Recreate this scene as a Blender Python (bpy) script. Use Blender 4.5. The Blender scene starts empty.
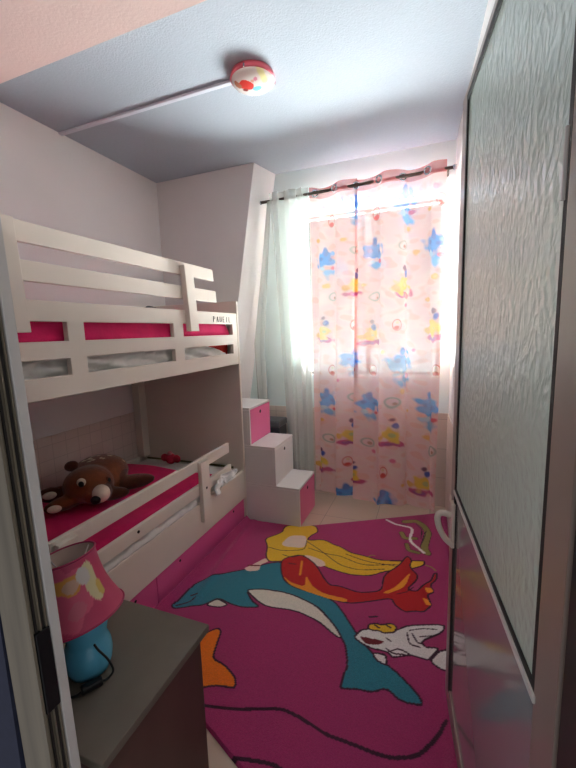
import bpy, bmesh, math, random
import numpy as np
from mathutils import Vector, Matrix
random.seed(4)
SC = bpy.context.scene
COL = SC.collection
R = math.radians

# ---------------------------------------------------------------- camera
cam_data = bpy.data.cameras.new('camera')
cam = bpy.data.objects.new('camera', cam_data)
COL.objects.link(cam)
SC.camera = cam
YAW, PITCH, ROLL, FPX = R(21.3), R(7.93), R(-1.75), 375.7
cam_data.sensor_fit = 'VERTICAL'
cam_data.sensor_height = 36.0
cam_data.sensor_width = 27.0
cam_data.lens = 36.0 * FPX / 768.0
cam_data.clip_start = 0.02
_f = Vector((-math.sin(YAW) * math.cos(PITCH), math.cos(YAW) * math.cos(PITCH), -math.sin(PITCH)))
_r = Vector((math.cos(YAW), math.sin(YAW), 0))
_u = _r.cross(_f)
_r2 = _r * math.cos(ROLL) + _u * math.sin(ROLL)
_u2 = _u * math.cos(ROLL) - _r * math.sin(ROLL)
cam.matrix_world = Matrix(((_r2.x, _u2.x, -_f.x, 0.0), (_r2.y, _u2.y, -_f.y, 0.0), (_r2.z, _u2.z, -_f.z, 1.5), (0, 0, 0, 1)))

# ---------------------------------------------------------------- light and exposure
world = bpy.data.worlds.new('world')
SC.world = world
world.use_nodes = True
bg = world.node_tree.nodes['Background']
bg.inputs[0].default_value = (0.92, 0.94, 1.0, 1)
bg.inputs[1].default_value = 0.40

def area_light(name, loc, rot, sx, sy, power, color):
    d = bpy.data.lights.new(name, 'AREA')
    d.shape = 'RECTANGLE'; d.size = sx; d.size_y = sy
    d.energy = power; d.color = color
    o = bpy.data.objects.new(name, d)
    o.location = loc; o.rotation_euler = rot
    COL.objects.link(o)
    return o
# daylight in the window opening, behind the shutter
# sunlit ground outside, thrown up through the louvres
area_light('daylight', (-0.54, 9.20, -0.60), (R(-90 - 22), 0, 0), 9.0, 2.8, 31000.0, (0.97, 0.99, 1.0))
# open sky
area_light('skylight', (-0.54, 3.75, 2.1), (R(-90), 0, 0), 1.6, 1.6, 2.5, (0.90, 0.96, 1.0))

SC.view_settings.view_transform = 'Standard'
SC.view_settings.look = 'None'
SC.view_settings.gamma = 1.0
SC.view_settings.use_curve_mapping = False
SC.view_settings.exposure = 0.32

# ---------------------------------------------------------------- helpers
def srgb(r, g, b):
    def c(v):
        v /= 255.0
        return v / 12.92 if v <= 0.04045 else ((v + 0.055) / 1.055) ** 2.4
    return (c(r), c(g), c(b), 1.0)

def mat(name, col, rough=0.6, noise=0.0, nscale=20.0, bump=0.0, bscale=150.0, metal=0.0, spec=0.4, attr=None, transl=0.0, detail=3.0, coat=0.0, sheen=0.0, stretch=None, clear=0.0):
    m = bpy.data.materials.new(name)
    m.use_nodes = True
    nt = m.node_tree; N = nt.nodes; L = nt.links
    p = N['Principled BSDF']
    p.inputs['Base Color'].default_value = col
    p.inputs['Roughness'].default_value = rough
    p.inputs['Metallic'].default_value = metal
    p.inputs['Specular IOR Level'].default_value = spec
    p.inputs['Coat Weight'].default_value = coat
    p.inputs['Sheen Weight'].default_value = sheen
    tc = N.new('ShaderNodeTexCoord')
    vec = tc.outputs['Object']
    if stretch:
        mp = N.new('ShaderNodeMapping'); mp.inputs['Scale'].default_value = stretch
        L.new(vec, mp.inputs[0]); vec = mp.outputs[0]
    src = None
    if attr:
        a = N.new('ShaderNodeAttribute'); a.attribute_name = attr
        src = a.outputs['Color']
    if noise > 0:
        n = N.new('ShaderNodeTexNoise'); n.inputs['Scale'].default_value = nscale; n.inputs['Detail'].default_value = detail
        L.new(vec, n.inputs['Vector'])
        mr = N.new('ShaderNodeMapRange')
        mr.inputs[1].default_value = 0.25; mr.inputs[2].default_value = 0.75
        mr.inputs[3].default_value = 1 - noise; mr.inputs[4].default_value = 1 + noise
        L.new(n.outputs['Fac'], mr.inputs[0])
        mx = N.new('ShaderNodeMix'); mx.data_type = 'RGBA'; mx.blend_type = 'MULTIPLY'; mx.inputs[0].default_value = 1
        if src: L.new(src, mx.inputs[6])
        else: mx.inputs[6].default_value = col
        L.new(mr.outputs[0], mx.inputs[7])
        src = mx.outputs[2]
    if src: L.new(src, p.inputs['Base Color'])
    if bump > 0:
        n2 = N.new('ShaderNodeTexNoise'); n2.inputs['Scale'].default_value = bscale; n2.inputs['Detail'].default_value = 2
        L.new(vec, n2.inputs['Vector'])
        b = N.new('ShaderNodeBump'); b.inputs['Strength'].default_value = bump; b.inputs['Distance'].default_value = 0.005
        L.new(n2.outputs['Fac'], b.inputs['Height']); L.new(b.outputs[0], p.inputs['Normal'])
    if transl > 0:
        t = N.new('ShaderNodeBsdfTranslucent'); t.inputs[0].default_value = col
        if src: L.new(src, t.inputs[0])
        ms = N.new('ShaderNodeMixShader'); ms.inputs[0].default_value = transl
        L.new(p.outputs[0], ms.inputs[1]); L.new(t.outputs[0], ms.inputs[2])
        out = ms.outputs[0]
        if clear > 0:                       # open weave
            tr = N.new('ShaderNodeBsdfTransparent'); m2 = N.new('ShaderNodeMixShader'); m2.inputs[0].default_value = clear
            L.new(out, m2.inputs[1]); L.new(tr.outputs[0], m2.inputs[2]); out = m2.outputs[0]
        L.new(out, N['Material Output'].inputs[0])
    return m

def tiles(name, c1, c2, mortar, w, h, rough=0.35, bumpy=True, offset=0.0, plane='XZ'):
    m = bpy.data.materials.new(name); m.use_nodes = True
    N = m.node_tree.nodes; L = m.node_tree.links; p = N['Principled BSDF']
    p.inputs['Roughness'].default_value = rough
    tc = N.new('ShaderNodeTexCoord'); sp = N.new('ShaderNodeSeparateXYZ'); cb = N.new('ShaderNodeCombineXYZ')
    L.new(tc.outputs['Object'], sp.inputs[0])
    L.new(sp.outputs[plane[0]], cb.inputs[0]); L.new(sp.outputs[plane[1]], cb.inputs[1])
    b = N.new('ShaderNodeTexBrick'); b.offset = offset
    b.inputs['Scale'].default_value = 1.0; b.inputs['Brick Width'].default_value = w; b.inputs['Row Height'].default_value = h
    b.inputs['Mortar Size'].default_value = 0.0025; b.inputs['Color1'].default_value = c1; b.inputs['Color2'].default_value = c2; b.inputs['Mortar'].default_value = mortar
    L.new(cb.outputs[0], b.inputs['Vector']); L.new(b.outputs['Color'], p.inputs['Base Color'])
    bp = N.new('ShaderNodeBump'); bp.inputs['Strength'].default_value = 0.3; bp.inputs['Distance'].default_value = 0.002; bp.invert = True
    L.new(b.outputs['Fac'], bp.inputs['Height']); L.new(bp.outputs[0], p.inputs['Normal'])
    return m

def obj(name, bm, m, parent=None, bevel=0.0, smooth=False, sub=0, solid=0.0):
    me = bpy.data.meshes.new(name)
    if not isinstance(bm, bpy.types.Mesh):
        bmesh.ops.recalc_face_normals(bm, faces=bm.faces)
        bm.to_mesh(me); bm.free()
    else:
        me = bm
    for x in (m if isinstance(m, (list, tuple)) else [m]): me.materials.append(x)
    if smooth:
        for f in me.polygons: f.use_smooth = True
    o = bpy.data.objects.new(name, me); COL.objects.link(o)
    if parent is not None: o.parent = parent
    if solid:
        s = o.modifiers.new('solid', 'SOLIDIFY'); s.thickness = solid; s.offset = 0
    if bevel:
        b = o.modifiers.new('bevel', 'BEVEL'); b.width = bevel; b.segments = 2; b.limit_method = 'ANGLE'; b.angle_limit = R(40)
    if sub:
        s = o.modifiers.new('sub', 'SUBSURF'); s.levels = sub; s.render_levels = sub
    return o

def thing(name, label, cat, loc=(0, 0, 0), rotz=0.0, group=None):
    o = bpy.data.objects.new(name, None); COL.objects.link(o)
    o.location = loc; o.rotation_euler = (0, 0, rotz); o.empty_display_size = 0.1
    o['label'] = label; o['category'] = cat
    if group: o['group'] = group
    return o

def tag(o, label, cat, group=None):
    o['label'] = label; o['category'] = cat
    if group: o['group'] = group
    return o

def structure(o, label=None, cat='structure'):
    o['kind'] = 'structure'
    if label: o['label'] = label
    o['category'] = cat
    return o

def box(bm, x0, x1, y0, y1, z0, z1, rot=None, shear=None):
    vs = [bm.verts.new((x, y, z)) for x in (x0, x1) for y in (y0, y1) for z in (z0, z1)]
    for q in ((0, 1, 3, 2), (4, 6, 7, 5), (0, 4, 5, 1), (2, 3, 7, 6), (0, 2, 6, 4), (1, 5, 7, 3)):
        bm.faces.new([vs[i] for i in q])
    return vs

def boxes(*bs):
    bm = bmesh.new()
    for b in bs: box(bm, *b)
    return bm

def panel(us, vs, holes, place):
    """slab with rectangular holes; us, vs are grid lines, holes are cells, place(u, v, side) gives the point"""
    bm = bmesh.new()
    nu, nv = len(us), len(vs)
    V = {}
    def g(i, j, s):
        k = (i, j, s)
        if k not in V: V[k] = bm.verts.new(place(us[i], vs[j], s))
        return V[k]
    solid = lambda i, j: 0 <= i < nu - 1 and 0 <= j < nv - 1 and (i, j) not in holes
    for i in range(nu - 1):
        for j in range(nv - 1):
            if not solid(i, j): continue
            bm.faces.new([g(i, j, 0), g(i + 1, j, 0), g(i + 1, j + 1, 0), g(i, j + 1, 0)])
            bm.faces.new([g(i, j, 1), g(i, j + 1, 1), g(i + 1, j + 1, 1), g(i + 1, j, 1)])
            for (a, b), nb in ((((i, j), (i, j + 1)), (i - 1, j)), (((i + 1, j), (i + 1, j + 1)), (i + 1, j)), (((i, j), (i + 1, j)), (i, j - 1)), (((i, j + 1), (i + 1, j + 1)), (i, j + 1))):
                if not solid(*nb):
                    bm.faces.new([g(*a, 0), g(*b, 0), g(*b, 1), g(*a, 1)])
    return bm

def lathe(prof, n=32, center=(0, 0, 0), cap=True, wob=None):
    bm = bmesh.new(); rings = []
    for r, z in prof:
        ring = []
        for k in range(n):
            a = 2 * math.pi * k / n
            rr = r * (wob(a, z) if wob else 1)
            ring.append(bm.verts.new((center[0] + rr * math.cos(a), center[1] + rr * math.sin(a), center[2] + z)))
        rings.append(ring)
    for a, b in zip(rings, rings[1:]):
        for k in range(n):
            bm.faces.new([a[k], a[(k + 1) % n], b[(k + 1) % n], b[k]])
    if cap:
        if prof[0][0] > 1e-5: bm.faces.new(rings[0][::-1])
        if prof[-1][0] > 1e-5: bm.faces.new(rings[-1])
    bmesh.ops.remove_doubles(bm, verts=bm.verts, dist=1e-6)
    return bm

def tube(bm, pts, rad, n=10, close=False):
    """round bar along a polyline; rad a number or a list"""
    pts = [Vector(p) for p in pts]
    rads = rad if isinstance(rad, (list, tuple)) else [rad] * len(pts)
    rings = []; up = None
    for i, p in enumerate(pts):
        if close: d = pts[(i + 1) % len(pts)] - pts[i - 1]
        else: d = pts[min(i + 1, len(pts) - 1)] - pts[max(i - 1, 0)]
        d.normalize()
        if up is None:
            up = Vector((0, 0, 1)) if abs(d.z) < 0.9 else Vector((1, 0, 0))
        s = d.cross(up).normalized(); up = s.cross(d).normalized()
        rings.append([bm.verts.new(p + (s * math.cos(2 * math.pi * k / n) + up * math.sin(2 * math.pi * k / n)) * rads[i]) for k in range(n)])
    pairs = list(zip(rings, rings[1:])) + ([(rings[-1], rings[0])] if close else [])
    for a, b in pairs:
        for k in range(n):
            bm.faces.new([a[k], a[(k + 1) % n], b[(k + 1) % n], b[k]])
    if not close:
        bm.faces.new(rings[0][::-1]); bm.faces.new(rings[-1])
    return bm

def smooth_path(pts, n=8):
    P = [Vector(p) for p in pts]; out = []
    for i in range(len(P) - 1):
        p0, p1, p2, p3 = P[max(i - 1, 0)], P[i], P[i + 1], P[min(i + 2, len(P) - 1)]
        for k in range(n):
            t = k / n
            out.append(0.5 * ((2 * p1) + (p2 - p0) * t + (2 * p0 - 5 * p1 + 4 * p2 - p3) * t * t + (3 * p1 - p0 - 3 * p2 + p3) * t ** 3))
    out.append(P[-1]); return out

def ellipsoid(bm, c, r, rot=None, sub=3):
    M = Matrix.Translation(c) @ (rot.to_4x4() if rot is not None else Matrix.Identity(4)) @ Matrix.Diagonal((*r, 1))
    bmesh.ops.create_icosphere(bm, subdivisions=sub, radius=1.0, matrix=M)
    return bm

def grid_mesh(name, V, nu, nv, colors=None):
    """V: (nu*nv, 3) array, index i*nv+j"""
    me = bpy.data.meshes.new(name)
    i, j = np.meshgrid(np.arange(nu - 1), np.arange(nv - 1), indexing='ij')
    a = (i * nv + j).ravel()
    F = np.stack([a, a + nv, a + nv + 1, a + 1], 1)
    me.from_pydata([tuple(v) for v in V.tolist()], [], F.tolist())
    if colors is not None:
        ca = me.color_attributes.new('print', 'FLOAT_COLOR', 'POINT')
        ca.data.foreach_set('color', np.concatenate([colors, np.ones((len(colors), 1))], 1).astype(np.float32).ravel())
    for p in me.polygons: p.use_smooth = True
    me.update()
    return me

def vnoise(x, y, seed=0):
    """smooth pseudo noise: a sum of plane waves in all directions, about -1..1"""
    rng = np.random.RandomState(seed); s = 0
    for k in range(10):
        a = rng.uniform(0, 2 * math.pi); f = rng.uniform(0.5, 1.3)
        s = s + np.sin(f * (math.cos(a) * x + math.sin(a) * y) + rng.uniform(0, 6.28))
    return s / 5
RUG_SHAPES = [
    ('teal', [(-1.323,1.515),(-1.31,1.566),(-1.313,1.64),(-1.304,1.723),(-1.256,1.795),(-1.188,1.862),(-1.101,1.926),(-1.031,1.975),(-1.041,1.938),(-1.007,2.007),(-0.969,2.041),(-0.898,2.082),(-0.76,2.009),(-0.598,1.882),(-0.474,1.835),(-0.397,1.75),(-0.405,1.758),(-0.3,1.63),(-0.238,1.572),(-0.167,1.531),(-0.12,1.506),(-0.066,1.463),(-0.019,1.417),(-0.01,1.388),(-0.093,1.377),(-0.154,1.417),(-0.208,1.378),(-0.267,1.372),(-0.337,1.349),(-0.335,1.398),(-0.329,1.476),(-0.36,1.573),(-0.396,1.619),(-0.439,1.671),(-0.552,1.775),(-0.733,1.813),(-0.993,1.77),(-0.921,1.699),(-0.853,1.668),(-0.947,1.636),(-1.026,1.639),(-1.112,1.658),(-1.157,1.582),(-1.227,1.54),(-1.3,1.503)]),
    ('cream', [(-0.993,1.77),(-0.894,1.809),(-0.736,1.821),(-0.567,1.778),(-0.441,1.678),(-0.384,1.607),(-0.416,1.61),(-0.523,1.675),(-0.663,1.708),(-0.821,1.683),(-0.898,1.712)]),
    ('cream', [(-1.15,1.582),(-1.114,1.652),(-1.028,1.628),(-1.066,1.593)]),
    ('skin', [(-1.012,2.093),(-1.066,1.988),(-1.099,1.945),(-1.061,1.924),(-0.996,1.954),(-1.012,2.016),(-0.977,2.06)]),
    ('yellow', [(-1.116,2.303),(-1.026,2.415),(-1.041,2.512),(-0.932,2.578),(-0.811,2.587),(-0.773,2.511),(-0.811,2.443),(-0.818,2.374),(-0.705,2.425),(-0.609,2.379),(-0.577,2.377),(-0.486,2.324),(-0.396,2.32),(-0.306,2.301),(-0.178,2.331),(-0.023,2.388),(-0.027,2.334),(-0.104,2.268),(-0.247,2.201),(-0.328,2.125),(-0.439,2.097),(-0.512,2.102),(-0.607,2.12),(-0.708,2.161),(-0.788,2.201),(-0.854,2.123),(-0.906,2.084),(-0.977,2.06),(-1.021,2.112),(-1.056,2.22)]),
    ('skin', [(-0.975,2.271),(-0.958,2.396),(-0.844,2.433),(-0.81,2.351),(-0.807,2.277),(-0.933,2.255)]),
    ('skin', [(-0.786,2.195),(-0.653,2.105),(-0.611,2.135),(-0.636,2.178),(-0.736,2.207)]),
    ('red', [(-0.9,2.086),(-0.884,2.131),(-0.812,2.193),(-0.753,2.179),(-0.67,2.12),(-0.588,2.009),(-0.54,1.962),(-0.482,1.973),(-0.366,1.952),(-0.246,2.01),(-0.253,2.16),(-0.174,2.286),(-0.136,2.406),(-0.104,2.372),(-0.111,2.286),(-0.057,2.216),(-0.071,2.156),(-0.114,2.071),(-0.062,2.064),(-0.023,2.145),(0.018,2.195),(0.029,2.264),(0.05,2.281),(0.045,2.213),(0.008,2.147),(0.034,2.096),(-0.006,2.058),(0.02,1.981),(-0.018,1.916),(-0.065,1.907),(-0.112,1.884),(-0.164,1.918),(-0.189,1.968),(-0.304,1.901),(-0.39,1.856),(-0.453,1.85),(-0.5,1.85),(-0.639,1.868),(-0.737,1.878),(-0.812,1.915),(-0.863,1.994)]),
    ('gold', [(-0.834,1.955),(-0.768,1.912),(-0.673,1.899),(-0.703,2.008),(-0.634,1.917),(-0.552,1.88),(-0.421,1.883),(-0.415,1.855),(-0.511,1.849),(-0.663,1.868),(-0.765,1.889)]),
    ('gold', [(-0.242,1.999),(-0.177,2.067),(-0.098,2.251),(-0.126,2.085),(-0.212,1.996)]),
    ('gold', [(-0.03,2.026),(-0.0,2.02),(0.018,1.98),(-0.009,1.971)]),
    ('gold', [(-0.022,2.119),(0.019,2.125),(0.029,2.095),(-0.006,2.074)]),
    ('white', [(-0.333,1.635),(-0.307,1.691),(-0.259,1.715),(-0.141,1.742),(-0.095,1.793),(0.086,1.863),(0.07,1.801),(-0.024,1.716),(-0.009,1.683),(0.055,1.699),(0.032,1.655),(0.006,1.611),(-0.066,1.62),(-0.145,1.575),(-0.171,1.602),(-0.241,1.596),(-0.293,1.609)]),
    ('white', [(0.015,1.614),(0.05,1.679),(0.1,1.708),(0.095,1.581),(0.049,1.587)]),
    ('white', [(-0.233,1.574),(-0.173,1.583),(-0.166,1.522),(-0.219,1.543)]),
    ('yellow', [(-0.28,1.715),(-0.274,1.741),(-0.24,1.757),(-0.219,1.755),(-0.165,1.783),(-0.141,1.763),(-0.15,1.728),(-0.197,1.706),(-0.223,1.713),(-0.258,1.704)]),
    ('maroon', [(-0.31,1.649),(-0.26,1.653),(-0.187,1.659),(-0.207,1.629),(-0.273,1.61)]),
    ('orange', [(-1.062,1.367),(-1.026,1.431),(-0.995,1.466),(-0.967,1.452),(-0.948,1.378),(-0.923,1.3),(-0.85,1.288),(-0.779,1.253),(-0.749,1.208),(-0.797,1.197),(-0.845,1.185),(-0.894,1.157),(-0.954,1.099),(-1.015,1.212),(-1.099,1.258)]),
]
RUG_LINES = [
    ('dark', 0.052, [(-0.179,2.86),(-0.097,2.899),(-0.039,2.836),(-0.008,2.746),(-0.022,2.622),(-0.032,2.533),(-0.009,2.475)]),
    ('dark', 0.04, [(-0.191,2.686),(-0.165,2.614),(-0.092,2.638)]),
    ('dark', 0.034, [(-0.145,2.544),(-0.13,2.472),(-0.066,2.463)]),
    ('olive', 0.044, [(-0.179,2.86),(-0.097,2.899),(-0.039,2.836),(-0.008,2.746),(-0.022,2.622),(-0.032,2.533),(-0.009,2.475)]),
    ('olive', 0.032, [(-0.191,2.686),(-0.165,2.614),(-0.092,2.638)]),
    ('olive', 0.026, [(-0.145,2.544),(-0.13,2.472),(-0.066,2.463)]),
    ('dark', 0.006, [(-0.094,2.848),(-0.051,2.774),(-0.054,2.65)]),
    ('dark', 0.006, [(-0.024,2.768),(-0.035,2.657),(-0.057,2.548)]),
    ('dark', 0.01, [(-0.197,2.815),(-0.168,2.803)]),
    ('white', 0.02, [(-0.314,2.848),(-0.245,2.799),(-0.112,2.783),(-0.135,2.598),(-0.031,2.474)]),
    ('dark', 0.014, [(-0.904,1.076),(-0.823,1.1),(-0.713,1.124),(-0.611,1.161),(-0.535,1.19),(-0.456,1.183),(-0.331,1.153),(-0.297,1.156),(-0.118,1.151),(-0.02,1.193),(0.045,1.285),(0.074,1.352)]),
    ('dark', 0.014, [(-0.657,0.961),(-0.571,0.985),(-0.482,1.001),(-0.419,0.983)]),
    ('dark', 0.009, [(-1.3,1.527),(-1.242,1.578),(-1.236,1.616)]),
    ('dark', 0.012, [(-1.267,1.622),(-1.243,1.643)]),
    ('dark', 0.006, [(-1.044,2.211),(-0.938,2.198),(-0.793,2.258),(-0.818,2.374)]),
    ('dark', 0.006, [(-0.775,2.288),(-0.645,2.26),(-0.551,2.268),(-0.39,2.213),(-0.186,2.292)]),
    ('dark', 0.006, [(-0.814,2.363),(-0.694,2.29),(-0.527,2.168),(-0.404,2.158),(-0.26,2.216)]),
    ('dark', 0.006, [(-0.52,2.301),(-0.374,2.261),(-0.184,2.272)]),
    ('dark', 0.007, [(-0.916,2.159),(-0.849,2.147),(-0.808,2.183)]),
    ('dark', 0.006, [(-0.162,2.013),(-0.113,2.047),(-0.079,2.1)]),
    ('gold', 0.014, [(-0.77,2.129),(-0.737,1.997)]),
    ('dark', 0.006, [(-0.083,1.762),(-0.026,1.796),(0.042,1.812)]),
    ('dark', 0.006, [(-0.034,1.738),(0.032,1.768)]),
    ('dark', 0.008, [(-0.092,1.745),(-0.078,1.677),(-0.032,1.675)]),
    ('dark', 0.008, [(-0.068,1.747),(-0.042,1.697),(-0.014,1.7)]),
    ('dark', 0.008, [(-0.177,1.618),(-0.147,1.598),(-0.093,1.611)]),
    ('dark', 0.008, [(-0.166,1.603),(-0.122,1.637),(-0.07,1.619)]),
    ('dark', 0.008, [(-0.184,1.679),(-0.163,1.667)]),
    ('dark', 0.01, [(-0.248,1.744),(-0.226,1.733)]),
    ('dark', 0.01, [(-0.194,1.763),(-0.172,1.752)]),
    ('dark', 0.008, [(-0.281,1.788),(-0.246,1.803)]),
    ('dark', 0.006, [(-0.286,1.789),(-0.245,1.808)]),
    ('olive', 0.01, [(-0.016,2.338),(0.018,2.329),(0.04,2.301)]),
    ('maroon', 0.014, [(-1.084,1.982),(-1.017,2.0)]),
    ('maroon', 0.014, [(-0.845,2.083),(-0.801,2.087)]),
    ('olive', 0.008, [(-0.37,2.317),(-0.356,2.344),(-0.331,2.341)]),
]
CURTAIN_PRINT = {
    'blue': [(-0.619,2.46,1.0),(-0.226,2.433,1.3),(-0.846,2.061,1),(-0.455,2.078,1),(-0.008,2.091,1.1),(-0.636,1.224,1.0),(-0.249,1.2,1.3),(-0.857,0.883,1),(-0.495,0.872,1),(-0.032,0.851,1.3),(-0.697,0.051,1),(-0.36,0.025,1.2)],
    'posy': [(-0.615,1.875,1),(-0.234,1.854,1.1),(-0.873,1.505,1),(-0.479,1.469,0.9),(0.005,1.516,1.1),(-0.666,0.628,1),(-0.307,0.653,1.1),(-0.903,0.353,1),(-0.581,0.277,0.9),(-0.066,0.265,1.1)],
    'oval': [(-0.799,2.37,1),(-0.441,2.376,1.1),(-0.634,1.538,1),(-0.283,1.526,1),(-0.817,1.163,1),(-0.47,1.166,1),(0.034,1.17,1),(-0.686,0.366,1),(-0.353,0.311,1.1),(0.033,2.417,1)],
    'ring': [(-0.613,2.132,1),(-0.244,2.131,1),(-0.791,1.774,1),(-0.447,1.753,1.1),(-0.638,0.935,1),(-0.301,0.905,1.2),(-0.844,0.561,1),(-0.504,0.56,1),(0.005,0.526,1.2)],
    'peach': [(-0.187,2.249,1),(-0.85,1.867,1),(-0.127,2.068,1),(0.004,1.873,1.1),(-0.239,0.998,1),(-0.05,0.637,1.1),(-0.686,2.217,0.8),(-0.911,2.242,0.8),(-0.048,2.359,0.8),(-0.526,1.852,0.8),(-0.367,1.313,0.7),(-0.887,0.721,0.7),(-0.231,0.211,0.9),(-0.063,1.708,0.7),(-0.175,0.836,0.6)],
    'pink': [(-0.864,2.486,1),(-0.502,2.51,1),(0.004,2.511,1.2),(-0.217,1.678,0.7),(-0.61,1.374,0.7),(-0.731,1.079,0.7),(-0.297,0.413,0.8),(-0.47,0.484,0.7),(-0.935,0.115,0.8),(-0.137,1.327,0.6)],
}
# ---------------------------------------------------------------- materials
M_wall = mat('white paint', srgb(232, 227, 224), 0.75, 0.02, 3, 0.12, 60)
M_ceil = mat('textured ceiling paint', srgb(174, 183, 193), 0.8, 0.03, 60, 0.3, 110)
M_bulk = mat('white paint with pink bounce', srgb(232, 200, 192), 0.8, 0.02, 5, 0.15, 80)  # white surface; the pink light bounced up from below is in the colour
M_hall = mat('navy hall paint in shade', srgb(40, 44, 66), 0.8, 0.15, 40)  # navy wall with the dimness of the hall put into its colour
M_floor = tiles('beige floor tiles', srgb(205, 180, 160), srgb(198, 174, 155), srgb(160, 140, 125), 0.40, 0.40, 0.3, plane='XY')
M_tileX = tiles('beige wall tiles', srgb(205, 190, 178), srgb(212, 198, 186), srgb(176, 163, 152), 0.20, 0.25, 0.45, plane='XZ')
M_tileY = tiles('beige side wall tiles', srgb(216, 200, 190), srgb(222, 206, 196), srgb(200, 184, 174), 0.10, 0.10, 0.5, plane='YZ')
M_bed = mat('cream white laminate', srgb(232, 220, 206), 0.45, 0.02, 4)
M_bedpink = mat('magenta pink laminate', srgb(226, 92, 152), 0.4, 0.03, 6)
M_steppink = mat('light pink laminate', srgb(226, 108, 152), 0.4, 0.02, 6)
M_white = mat('white laminate', srgb(232, 226, 222), 0.4, 0.02, 5)
M_black = mat('black plastic', srgb(18, 18, 20), 0.4)
M_dark = mat('dark hole', srgb(25, 18, 18), 0.8)
M_chrome = mat('chrome', srgb(200, 200, 205), 0.2, metal=1.0)
M_rod = mat('brown metal rod', srgb(92, 74, 66), 0.35, metal=0.6)
M_sheet = mat('white crumpled sheet', srgb(228, 224, 218), 0.9, 0.04, 25, 0.4, 30)
M_duvet = mat('hot pink cotton', srgb(222, 22, 98), 0.8, 0.10, 12, 0.25, 60, sheen=0.05)
M_red = mat('red cotton', srgb(205, 45, 35), 0.85, 0.12, 30)
M_olive = mat('olive piping', srgb(100, 92, 55), 0.9, 0.2, 60)
M_alu = mat('white aluminium', srgb(206, 200, 194), 0.35, 0.02, 8)
M_aluD = mat('weathered aluminium', srgb(118, 108, 92), 0.55, 0.35, 30, stretch=(1, 1, 0.05))
M_gasket = mat('dark rubber gasket', srgb(38, 34, 32), 0.6)
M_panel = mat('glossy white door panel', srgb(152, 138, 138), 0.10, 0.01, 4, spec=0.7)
M_jambshade = mat('shaded door frame', srgb(42, 32, 30), 0.6, 0.3, 20)  # right jamb stands in shade; that darkness is put into the colour

# ---------------------------------------------------------------- room shell
XL, YE, YB, H, YF = -2.38, 2.97, 3.26, 2.87, 0.45
structure(obj('floor', boxes((-2.7, 0.6, 0.2, 3.6, -0.10, 0.0)), M_floor), 'beige tiled floor showing between rug and curtain', 'floor')
structure(obj('ceiling', boxes((-2.7, 0.6, 0.2, 3.6, H, H + 0.1)), M_ceil), 'blue grey textured ceiling', 'ceiling')
structure(obj('trim_1', boxes((-2.7, 0.6, 0.33, 1.235, 2.60, H)), M_bulk), 'lowered ceiling strip above the doorway, pink bounce light in its colour', 'ceiling')
structure(obj('wall_left', boxes((XL - 0.15, XL, 0.2, 3.5, 0, H)), M_wall), 'white wall behind the bunk bed', 'wall')
# window wall with its opening
WX0, WX1, WZ0, WZ1 = -1.12, 0.04, 1.10, 2.50
us, vs = [-2.6, WX0, WX1, 0.5], [0.0, WZ0, WZ1, H]
structure(obj('wall_back', panel(us, vs, {(1, 1)}, lambda u, v, s: (u, YB + 0.22 * s, v)), mat('white paint tinted against bounce', srgb(220, 233, 230), 0.75, 0.02, 3, 0.12, 60)), 'pale wall with the window behind the curtains', 'wall')  # greenish tint added to the wall colour to offset pink bounce light
# chase beside the window whose edge leans
bm = bmesh.new()
xe = lambda z: -1.397 - 0.186 * (H - z)
q = [(XL - 0.1, YE, 0), (xe(0), YE, 0), (xe(H), YE, H), (XL - 0.1, YE, H)]
a = [bm.verts.new(p) for p in q]
xb = lambda z: -1.325 - 0.17 * (H - z)
b = [bm.verts.new(p) for p in ((XL - 0.1, YB + 0.05, 0), (xb(0), YB + 0.02, 0), (xb(H), YB + 0.02, H), (XL - 0.1, YB + 0.05, H))]
bm.faces.new(a); bm.faces.new(b[::-1])
for k in range(4): bm.faces.new([a[k], b[k], b[(k + 1) % 4], a[(k + 1) % 4]])
structure(obj('wall_end', bm, M_wall), 'white wall at the far end of the bunk with a leaning edge', 'wall')
# right wall, slightly out of square
bm = bmesh.new()
xr = lambda y: 0.124 + (YB - y) * 0.0477
v = [bm.verts.new(p) for z in (0, H) for p in ((xr(YB + .1), YB + .1, z), (xr(0.3), 0.3, z), (0.55, 0.3, z), (0.55, YB + .1, z))]
bm.faces.new(v[:4]); bm.faces.new(v[4:][::-1])
for k in range(4): bm.faces.new([v[k], v[(k + 1) % 4], v[4 + (k + 1) % 4], v[4 + k]])
structure(obj('wall_right', bm, M_wall), 'white wall behind the open door', 'wall')
# front wall with the doorway (left jamb x=-0.6, right jamb x=0.138)
structure(obj('wall_front', panel([-2.6, -0.76, 0.215, 0.5], [0.0, 2.30, 2.87], {(1, 0)}, lambda u, v, s: (u, 0.399 + 0.051 * s, v)), M_hall), 'dark hall side of the doorway wall', 'wall')
structure(obj('trim_2', boxes((-0.76, 0.215, 0.40, 0.45, 2.26, 2.30)), M_aluD), 'door frame head', 'trim')
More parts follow.
